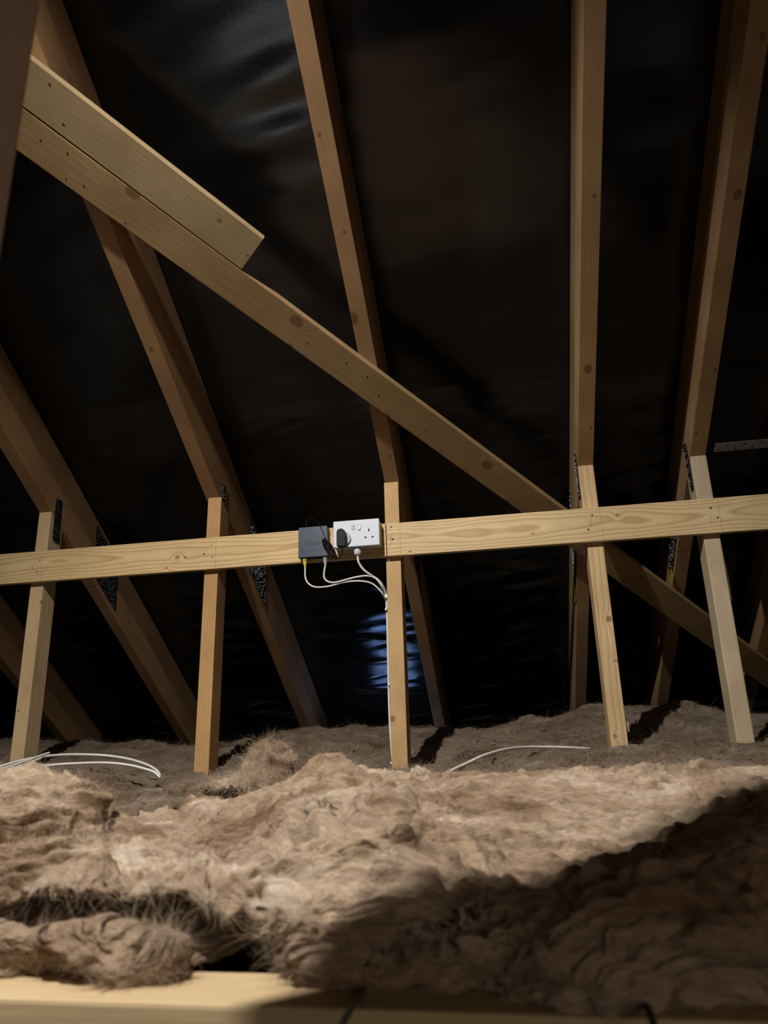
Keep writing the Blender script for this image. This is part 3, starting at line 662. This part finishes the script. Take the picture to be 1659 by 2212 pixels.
def _solve():
    n = len(E_); D = ((E_[:, None]-E_[None])**2).sum(-1); K_ = tps(D)+np.eye(n)*1e-3
    Pm = np.hstack([np.ones((n, 1)), E_]); A_ = np.zeros((n+3, n+3)); A_[:n, :n] = K_; A_[:n, n:] = Pm; A_[n:, :n] = Pm.T
    return np.linalg.solve(A_, np.concatenate([val, np.zeros(3)]))
WT = _solve()
def height(x, y):
    sh = x.shape; q = enc(x.ravel(), y.ravel()); out = np.zeros(len(q)); n = len(E_)
    for i in range(0, len(q), 60000):
        qq = q[i:i+60000]; D = ((qq[:, None]-E_[None])**2).sum(-1); out[i:i+60000] = tps(D)@WT[:n]+WT[n]+qq@WT[n+1:]
    return (out.reshape(sh)*y)
JOZ = -.15                                    # joist top
def foot_y(x): return .585-.045*np.clip((x+.10)/.12, 0, 1)
def grid_mesh(P, name):
    ns, nx = P.shape[:2]; me = bpy.data.meshes.new(name)
    idx = np.arange(nx*ns).reshape(ns, nx); f = np.stack([idx[:-1, :-1], idx[:-1, 1:], idx[1:, 1:], idx[1:, :-1]], -1).reshape(-1, 4)
    me.vertices.add(nx*ns); me.vertices.foreach_set('co', P.reshape(-1)); me.loops.add(len(f)*4); me.loops.foreach_set('vertex_index', f.reshape(-1))
    me.polygons.add(len(f)); me.polygons.foreach_set('loop_start', np.arange(len(f))*4); me.update(); me.validate(); me.shade_smooth(); return me
def normals(P):
    du = np.gradient(P, axis=1); dv = np.gradient(P, axis=0); n = np.cross(du, dv); n /= np.linalg.norm(n, axis=-1, keepdims=True)+1e-12; return n
def billow(x, y, seed, oct=3, gain=.5, soft=.006):
    s = 0; a = 1; f = 1
    for i in range(oct): s = s+a*np.sqrt(vnoise(x*f, y*f, seed+i*13)**2+soft); a *= gain; f *= 2.1
    return s
def sm(v): return v*v*(3-2*v)
def poly_mask(x, y, poly, soft):
    """1 inside the polygon, falling to 0 over the soft distance"""
    ins = np.zeros(x.shape, bool); d = np.full(x.shape, 1e9); n = len(poly)
    for i in range(n):
        x1, y1 = poly[i]; x2, y2 = poly[(i+1) % n]
        c = ((y1 > y) != (y2 > y)) & (x < (x2-x1)*(y-y1)/((y2-y1) if y2 != y1 else 1e-9)+x1); ins ^= c
        t_ = np.clip(((x-x1)*(x2-x1)+(y-y1)*(y2-y1))/((x2-x1)**2+(y2-y1)**2), 0, 1)
        d = np.minimum(d, np.hypot(x-(x1+t_*(x2-x1)), y-(y1+t_*(y2-y1))))
    return sm(np.clip(.5+np.where(ins, d, -d)/soft, 0, 1))
def folds(a, b, y, P, hi=1.0):
    """wool relief: a along x, b along the profile, metres"""
    th = .9*fbm(a*3.2, b*3.2, 201, 2)
    wa = a+.060*fbm(a*4.5, b*6, 3, 3)+.25*b*th; wb = b+.045*fbm(a*4, b*6, 8, 3)-.22*a*th
    f1 = fbm(wa*6, wb*11, 21, 2)*.016
    f2 = (billow(wa*12, wb*34, 44, 3)-.35)*.020
    f3 = (billow(wa*44, wb*105, 61, 2)-.3)*.0036+fbm(wa*70, wb*300, 65, 3)*.0014+fbm(wa*25, wb*120, 67, 2)*.0022
    return f1, f2, f3
def strands(P, Nn, count, lens, rad, seed, name, parent, weight=None, lift=.55, mat=None, flow=7.):
    rs = np.random.RandomState(seed); ns, nx = P.shape[:2]
    w = (weight if weight is not None else np.ones((ns, nx))).ravel().astype(float)
    # weight by cell area
    du = np.linalg.norm(np.gradient(P, axis=1), axis=-1)*np.linalg.norm(np.gradient(P, axis=0), axis=-1)
    w = w*du.ravel(); cdf = np.cumsum(w); cdf /= cdf[-1]; ii = np.searchsorted(cdf, rs.rand(count)); ii = np.clip(ii, 0, ns*nx-1)
    base = P.reshape(-1, 3)[ii]; nn = Nn.reshape(-1, 3)[ii]
    k = 6; fl = 1.5*fbm(base[:, 0]*flow, (base[:, 1]+base[:, 2])*flow*1.3, seed+400, 2); th = fl+rs.randn(count)*.38; tx = np.stack([np.cos(th), np.sin(th)*.8, np.sin(th)*.3+rs.randn(count)*.2], -1)
    sgn = np.where(rs.rand(count) < .5, -1, 1)[:, None]; tx = tx*sgn; tx -= nn*(tx*nn).sum(-1, keepdims=True); tx /= np.linalg.norm(tx, axis=-1, keepdims=True)+1e-9
    bt = np.cross(nn, tx); Ls = lens*(0.35+rs.rand(count)**2*1.4)
    cur = rs.randn(count)*1.3; pos = np.zeros((count, k, 3)); a0 = rs.rand(count)*lift
    for j in range(k):
        s = j/(k-1); q = s*Ls
        ang = cur*s
        pos[:, j] = base+tx*(q*np.cos(ang*.7))[:, None]+bt*(q*np.sin(ang)*.6)[:, None]+nn*((q*a0)*(1-s*.75)+.0002)[:, None]
    hc = bpy.data.hair_curves.new(name); hc.add_curves([k]*count)
    hc.attributes['position'].data.foreach_set('vector', pos.astype(np.float32).ravel())
    ra = hc.attributes.get('radius') or hc.attributes.new('radius', 'FLOAT', 'POINT')
    tp = np.tile(np.array([1, .95, .85, .7, .5, .2]), count)*np.repeat(rad*(0.5+rs.rand(count)), k)
    ra.data.foreach_set('value', tp.astype(np.float32))
    o = bpy.data.objects.new(name, hc); COL.objects.link(o); hc.materials.append(mat or M_FIB); o.parent = parent; o['kind'] = 'stuff'
    return o
# front blanket: cliff facing the camera, then the top surface back to y=1.35
def mm(px, py):
    P = on_y(px, py, .575); return (P[0]*1000, P[2]*1000)
GAPS = [([mm(*q) for q in [(300, 1950), (385, 1902), (425, 1892), (480, 1935), (560, 1990), (640, 2062), (720, 2112), (640, 2120), (520, 2118), (420, 2108), (350, 2070), (300, 2015), (280, 1985)]], .10, 6),
        ([mm(*q) for q in [(180, 1905), (300, 1915), (400, 1868), (450, 1872), (560, 1945), (660, 2010), (640, 2020), (540, 1962), (440, 1893), (400, 1890), (300, 1935), (180, 1930)]], -.014, 9),
        ([mm(*q) for q in [(-60, 1960), (60, 1950), (220, 1945), (330, 1940), (392, 1900), (425, 1890), (455, 1915), (520, 1975), (585, 2040), (650, 2090), (740, 2118), (640, 2112), (560, 2104), (500, 2090), (440, 2050), (380, 2025), (280, 2016), (150, 2014), (-60, 2010)]], .095, 5),
        ([mm(*q) for q in [(-60, 2096), (120, 2092), (250, 2086), (430, 2106), (520, 2114), (300, 2160), (-60, 2170)]], .030, 5),
        ([mm(*q) for q in [(560, 2098), (650, 2095), (740, 2112), (760, 2140), (560, 2135)]], .04, 5),
        ([mm(*q) for q in [(790, 2052), (860, 2032), (960, 2012), (1090, 1985), (1100, 1998), (980, 2034), (870, 2058), (800, 2066)]], .034, 5),
        ([mm(*q) for q in [(110, 1905), (180, 1898), (190, 1920), (120, 1925)]], .03, 6),
        ([mm(*q) for q in [(1180, 2140), (1260, 2125), (1290, 2160), (1180, 2165)]], .03, 5),
        ([mm(*q) for q in [(1345, 2150), (1390, 2138), (1425, 2175), (1345, 2180)]], .03, 5)]
def to_px(P):
    d = P@Fv; return W_/2+FPX*(P@Rv)/d, H_/2-FPX*(P@Uv)/d
POCKETS = [([(215, 1712), (300, 1695), (430, 1705), (420, 1730), (345, 1768), (235, 1775)], .085, 24),
           ([(345, 1752), (400, 1745), (490, 1775), (470, 1790), (395, 1775)], .026, 10),
           ([(620, 1812), (655, 1765), (700, 1742), (765, 1770), (790, 1800), (740, 1800), (700, 1778), (672, 1800), (690, 1828), (640, 1835)], .022, 12),
           ([(205, 1785), (222, 1765), (238, 1830), (218, 1845)], .016, 10), ([(140, 1790), (158, 1775), (170, 1850), (150, 1850)], .014, 10),
           ([(990, 1790), (1010, 1788), (1045, 1850), (1030, 1860)], .010, 8)]
LUMPS = [((375, 1728), 60, 24, .016), ((700, 1805), 34, 26, .016), ((600, 1760), 60, 30, .010), ((712, 1672), 30, 20, .008), ((800, 1850), 60, 30, .010), ((60, 1750), 90, 50, .010), ((190, 1740), 40, 60, .010), ((470, 1860), 60, 26, -.012), ((560, 1905), 80, 28, .012), ((360, 1800), 60, 28, .012), ((1080, 1820), 70, 40, .008), ((930, 1770), 80, 30, -.008)]
def front_blanket():
    nx = 900; nc, nt_ = 330, 560
    xs = np.linspace(-1, 1, nx); tcl = np.linspace(0, 1, nc, endpoint=False); yy = .60+np.linspace(0, 1, nt_)**1.25*(1.50-.60)
    rows = []
    # X range grows with distance
    def XR(y): return xs*(.30+.52*y)+(-.10-.10*y*0)-.08*(y-.5)
    # top
    ytop = yy[:, None]*np.ones((1, nx)); xt = XR(ytop); yb = ytop+.0
    zt = height(xt, yb)
    ft = foot_y(XR(np.full((1, nx), .58)))
    zc0 = zt[0]; yc0 = yb[0]
    s = tcl[:, None]; xc = XR(ft+(.60-ft)*s+0*xt[0])
    bulge = .020*np.sin(np.pi*s)**.8
    ycl = ft+(.60-ft)*s**1.6-bulge; zcl = JOZ+.001+(zc0-JOZ)*s
    # recesses between the torn layers of the cut edge, laid out on the edge face in millimetres
    e1, e2 = xc*1000, zcl*1000
    rec = np.zeros_like(xc)
    for poly, dp, soft in GAPS: rec = rec+dp*poly_mask(e1+3*fbm(e1/22, e2/22, 301, 3), e2+2.5*fbm(e1/16, e2/12, 305, 3), poly, soft)
    ycl = ycl+rec
    T0 = np.stack([xt, yb, zt], -1); u_, v_ = to_px(T0); u_ = u_+10*fbm(u_/60, v_/30, 331, 3); v_ = v_+5*fbm(u_/50, v_/30, 335, 3)
    for poly, dp, soft in POCKETS: T0[..., 2] -= dp*poly_mask(u_, v_, poly, soft)
    for (cx_, cy_), rx_, ry_, h_ in LUMPS: T0[..., 2] += h_*np.exp(-((u_-cx_)/rx_)**2-((v_-cy_)/ry_)**2)
    P = np.concatenate([np.stack([xc, ycl, zcl], -1), T0], 0)
    calm = np.concatenate([1-.9*np.clip(rec/.05, 0, 1), np.ones_like(xt)], 0)
    arc = np.concatenate([(tcl*.11)[:, None]*np.ones((1, nx)), .11+(yy-.60)[:, None]*np.ones((1, nx))], 0)
    n = -normals(P); n = np.where(n[..., 2:3] < -.9, -n, n)
    # make normals face up/toward camera
    flip = (n[..., 2]-n[..., 1]) < 0; n = np.where(flip[..., None], -n, n)
    f1, f2, f3 = folds(P[..., 0], arc, P[..., 1], P)
    near = np.clip(1.2-(P[..., 1]-.6)*.9, .25, 1)
    edge = np.clip(arc/.012, 0, 1)*np.clip((1.5-P[..., 1])/.05, 0, 1)
    up = np.array([0, 0, 1.])
    top = np.clip((arc-.10)/.1, 0, 1)
    # crest keep: smaller low-frequency relief on top
    disp = (f1*(.8-.2*top)+f2*(1.1-.1*top)+f3)*edge*(.8+.2*near)*calm
    P = P+n*disp[..., None]
    P[..., 1] += edge*(.006*fbm(P[..., 0]*28, arc*42, 90, 2)); P[..., 2] += edge*.004*fbm(P[..., 0]*34, arc*50, 71, 2); P[..., 0] += edge*.005*fbm(P[..., 0]*30, arc*40, 75, 2)
    P[..., 2] = np.maximum(P[..., 2], JOZ+.0005)
    me = grid_mesh(P, 'insulation_blanket'); o = tag(link('insulation_blanket', me, M_WOOL), 'thick torn brown wool insulation blanket filling the foreground', 'insulation', None)
    o['kind'] = 'stuff'
    n2 = -normals(P); fl = (n2[..., 2]-n2[..., 1]) < 0; n2 = np.where(fl[..., None], -n2, n2)
    wgt = calm**14/(P[..., 1]**1.5)
    strands(P, n2, 120000, .021, .000085, 5, 'wool_fibres', o, wgt, lift=.16)
    strands(P, n2, 9000, .020, .00007, 6, 'stray_fibres', o, wgt, lift=.7)
    return o
front_blanket()
def back_blanket():
    nx, ny = 1000, 620
    xs = np.linspace(-1, 1, nx); yy = 1.40+np.linspace(0, 1, ny)**1.1*(3.45-1.40)
    Y = yy[:, None]*np.ones((1, nx)); X = xs*(.35+.62*Y)-.14*Y+.05
    Z = height(X, Y)
    s = Y
    wx = X+.06*fbm(X*4, Y*4, 103, 3); wy = Y+.05*fbm(X*5, Y*4, 108, 3)
    rel = fbm(wx*5, wy*8, 121, 3)*.016+(billow(wx*7+wy*2, wy*15, 144, 2, .5, .03)-.35)*.024+ridged(wx*20+2*fbm(X*10, Y*10, 112, 2), wy*40, 161, 2)*.0032+fbm(wx*30, wy*110, 165, 3)*.0035
    rel += .02*np.exp(-((X-.0)/.2)**2-((Y-1.8)/.2)**2)*0
    e = np.clip((Y-1.40)/.06, 0, 1)
    hole = -.055*np.exp(-(((X+.235)/.05)**2+((Y-2.34)/.11)**2)**2)-.03*np.exp(-(((X-.50)/.07)**2+((Y-2.42)/.1)**2)**2)
    Z = Z-.012*(1-e)+rel+hole
    P = np.stack([X+.010*fbm(X*30, Y*30, 171, 3), Y+.012*fbm(X*26, Y*26, 181, 3), Z], -1)
    # keep it under the membrane
    lim = (RC+.18-RN[1]*P[..., 1])/RN[2]; P[..., 2] = np.minimum(P[..., 2], lim)
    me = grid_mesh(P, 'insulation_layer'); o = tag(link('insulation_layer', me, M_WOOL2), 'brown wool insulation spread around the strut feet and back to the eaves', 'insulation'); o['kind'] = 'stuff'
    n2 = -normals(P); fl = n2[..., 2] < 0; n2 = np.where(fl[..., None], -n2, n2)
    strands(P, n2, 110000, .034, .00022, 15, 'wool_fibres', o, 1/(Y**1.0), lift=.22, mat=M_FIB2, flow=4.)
    strands(P, n2, 5000, .020, .00014, 16, 'stray_fibres', o, 1/(Y**1.0), lift=.5, mat=M_FIB2)
    return o
back_blanket()
# torn tuft standing up left of centre
def tuft():
    rs = np.random.RandomState(12); n, m = 150, 110
    prof = [(1700, 430, 640), (1680, 500, 632), (1665, 520, 628), (1650, 528, 626), (1635, 536, 628), (1622, 545, 618), (1612, 556, 606), (1606, 570, 598)]
    Yt = 1.42; v = np.linspace(0, 1, m); P = np.zeros((m, n, 3))
    for i, vv in enumerate(v):
        q = vv*(len(prof)-1); j = min(int(q), len(prof)-2); f = q-j
        py = prof[j][0]*(1-f)+prof[j+1][0]*f; xa = prof[j][1]*(1-f)+prof[j+1][1]*f; xb = prof[j][2]*(1-f)+prof[j+1][2]*f
        for k in range(n):
            u = k/(n-1); d = Yt-.05*math.sin(math.pi*u)*(1-vv*.7)+.03*vv
            P[i, k] = on_y(xa+(xb-xa)*u, py+6*math.sin(u*9+vv*3)*vv, d)
    a = P[..., 0]; b = P[..., 2]
    P[..., 1] += .030*(billow(a*22+1.5*fbm(a*10, b*10, 7, 2), b*12, 33, 3)-.4)+.003*fbm(a*90, b*90, 35, 3)
    P[..., 0] += .006*fbm(a*60, b*40, 41, 3); P[..., 2] += .006*fbm(a*60, b*50, 45, 3)
    back = P[::-1].copy(); back[..., 1] += .028
    Q = np.concatenate([P, back], 0)
    me = grid_mesh(Q, 'wool_tuft'); o = tag(link('wool_tuft', me, M_WOOL), 'torn tuft of wool sticking up to the right of the orange-toned strut', 'insulation tuft'); o['kind'] = 'stuff'
    n2 = normals(P); fl = n2[..., 1] > 0; n2 = np.where(fl[..., None], -n2, n2)
    strands(P, n2, 9000, .026, .00011, 25, 'wool_fibres', o, None, lift=.3, flow=12.)
tuft()

# ================================================================ foreground joist and loose cables
A = np.array([-.75, .536, JOZ]); B = np.array([.65, .500, JOZ])
o = board('ceiling_joist', A, B, (0, 1, 0), .075, (0, 0, -1), .10, wood((208, 184, 144), (190, 160, 116), ring=55, pith=(0, .05, .3), streak=.22, blotch=.1), None, .003)
tag(o, 'pale timber joist edge across the bottom of the view', 'joist')
def free(pts, r, name, label, group=None, mat=M_CABLE):
    return cab(pts, r, mat, name, label, 'cable', group)
cY = lambda x, y, d: on_y(x, y, d)
free([cY(-20, 1662, 1.75), cY(20, 1650, 1.8), cY(60, 1640, 1.85), cY(110, 1632.5, 1.92), cY(165, 1630, 1.98), cY(225, 1632, 2.02), cY(275, 1639, 2.02), cY(315, 1651, 2.0), cY(338, 1664, 1.97), cY(346, 1676, 1.95)], .0036, 'loose_cable', 'upper white cable arc lying over the wool in front of the leftmost strut', 'loose white cables at the left')
free([cY(20, 1672, 1.7), cY(62, 1661, 1.72), cY(110, 1653, 1.76), cY(170, 1649, 1.8), cY(230, 1648, 1.84), cY(280, 1653, 1.86), cY(320, 1663, 1.86), cY(336, 1670, 1.86), cY(346, 1680, 1.86)], .0034, 'loose_cable', 'lower white cable arc, nearest to the camera at the left', 'loose white cables at the left')
free([cY(-10, 1664, 1.7), cY(20, 1656, 1.74), cY(55, 1645, 1.8), cY(85, 1633.5, 1.86), cY(106, 1626.5, 1.9)], .0034, 'loose_cable', 'short white cable whose cut end points up beside the leftmost strut', 'loose white cables at the left')
free([cY(15, 1662, 1.72), cY(40, 1656, 1.74), cY(68, 1646, 1.8), cY(90, 1637, 1.84)], .0030, 'loose_cable', 'short white cable partly under the cable arcs at far left', 'loose white cables at the left')
free([cY(955, 1676, 1.80), cY(972, 1666, 1.82), cY(1010, 1648, 1.86), cY(1045, 1632, 1.90), cY(1090, 1619, 1.98), cY(1135, 1614, 2.06), cY(1180, 1613.5, 2.1), cY(1235, 1615, 2.12), cY(1274, 1617.5, 2.14)], .0036, 'loose_cable', 'white cable lying on the wool between the central strut and the knotted strut')
free([cY(800, 2115, .60), cY(788, 2136, .56), cY(770, 2160, .52), cY(752, 2188, .47), cY(738, 2215, .44), cY(728, 2250, .41)], .0021, 'thin_cable', 'thin grey cable hanging over the joist at the bottom centre', None, M_GCAB)
free([cY(1380, 2130, .58), cY(1392, 2160, .535), cY(1404, 2190, .50), cY(1416, 2225, .46)], .0022, 'thin_cable', 'dark thin cable over the shaded joist at bottom right', None, M_BLACKCAB)
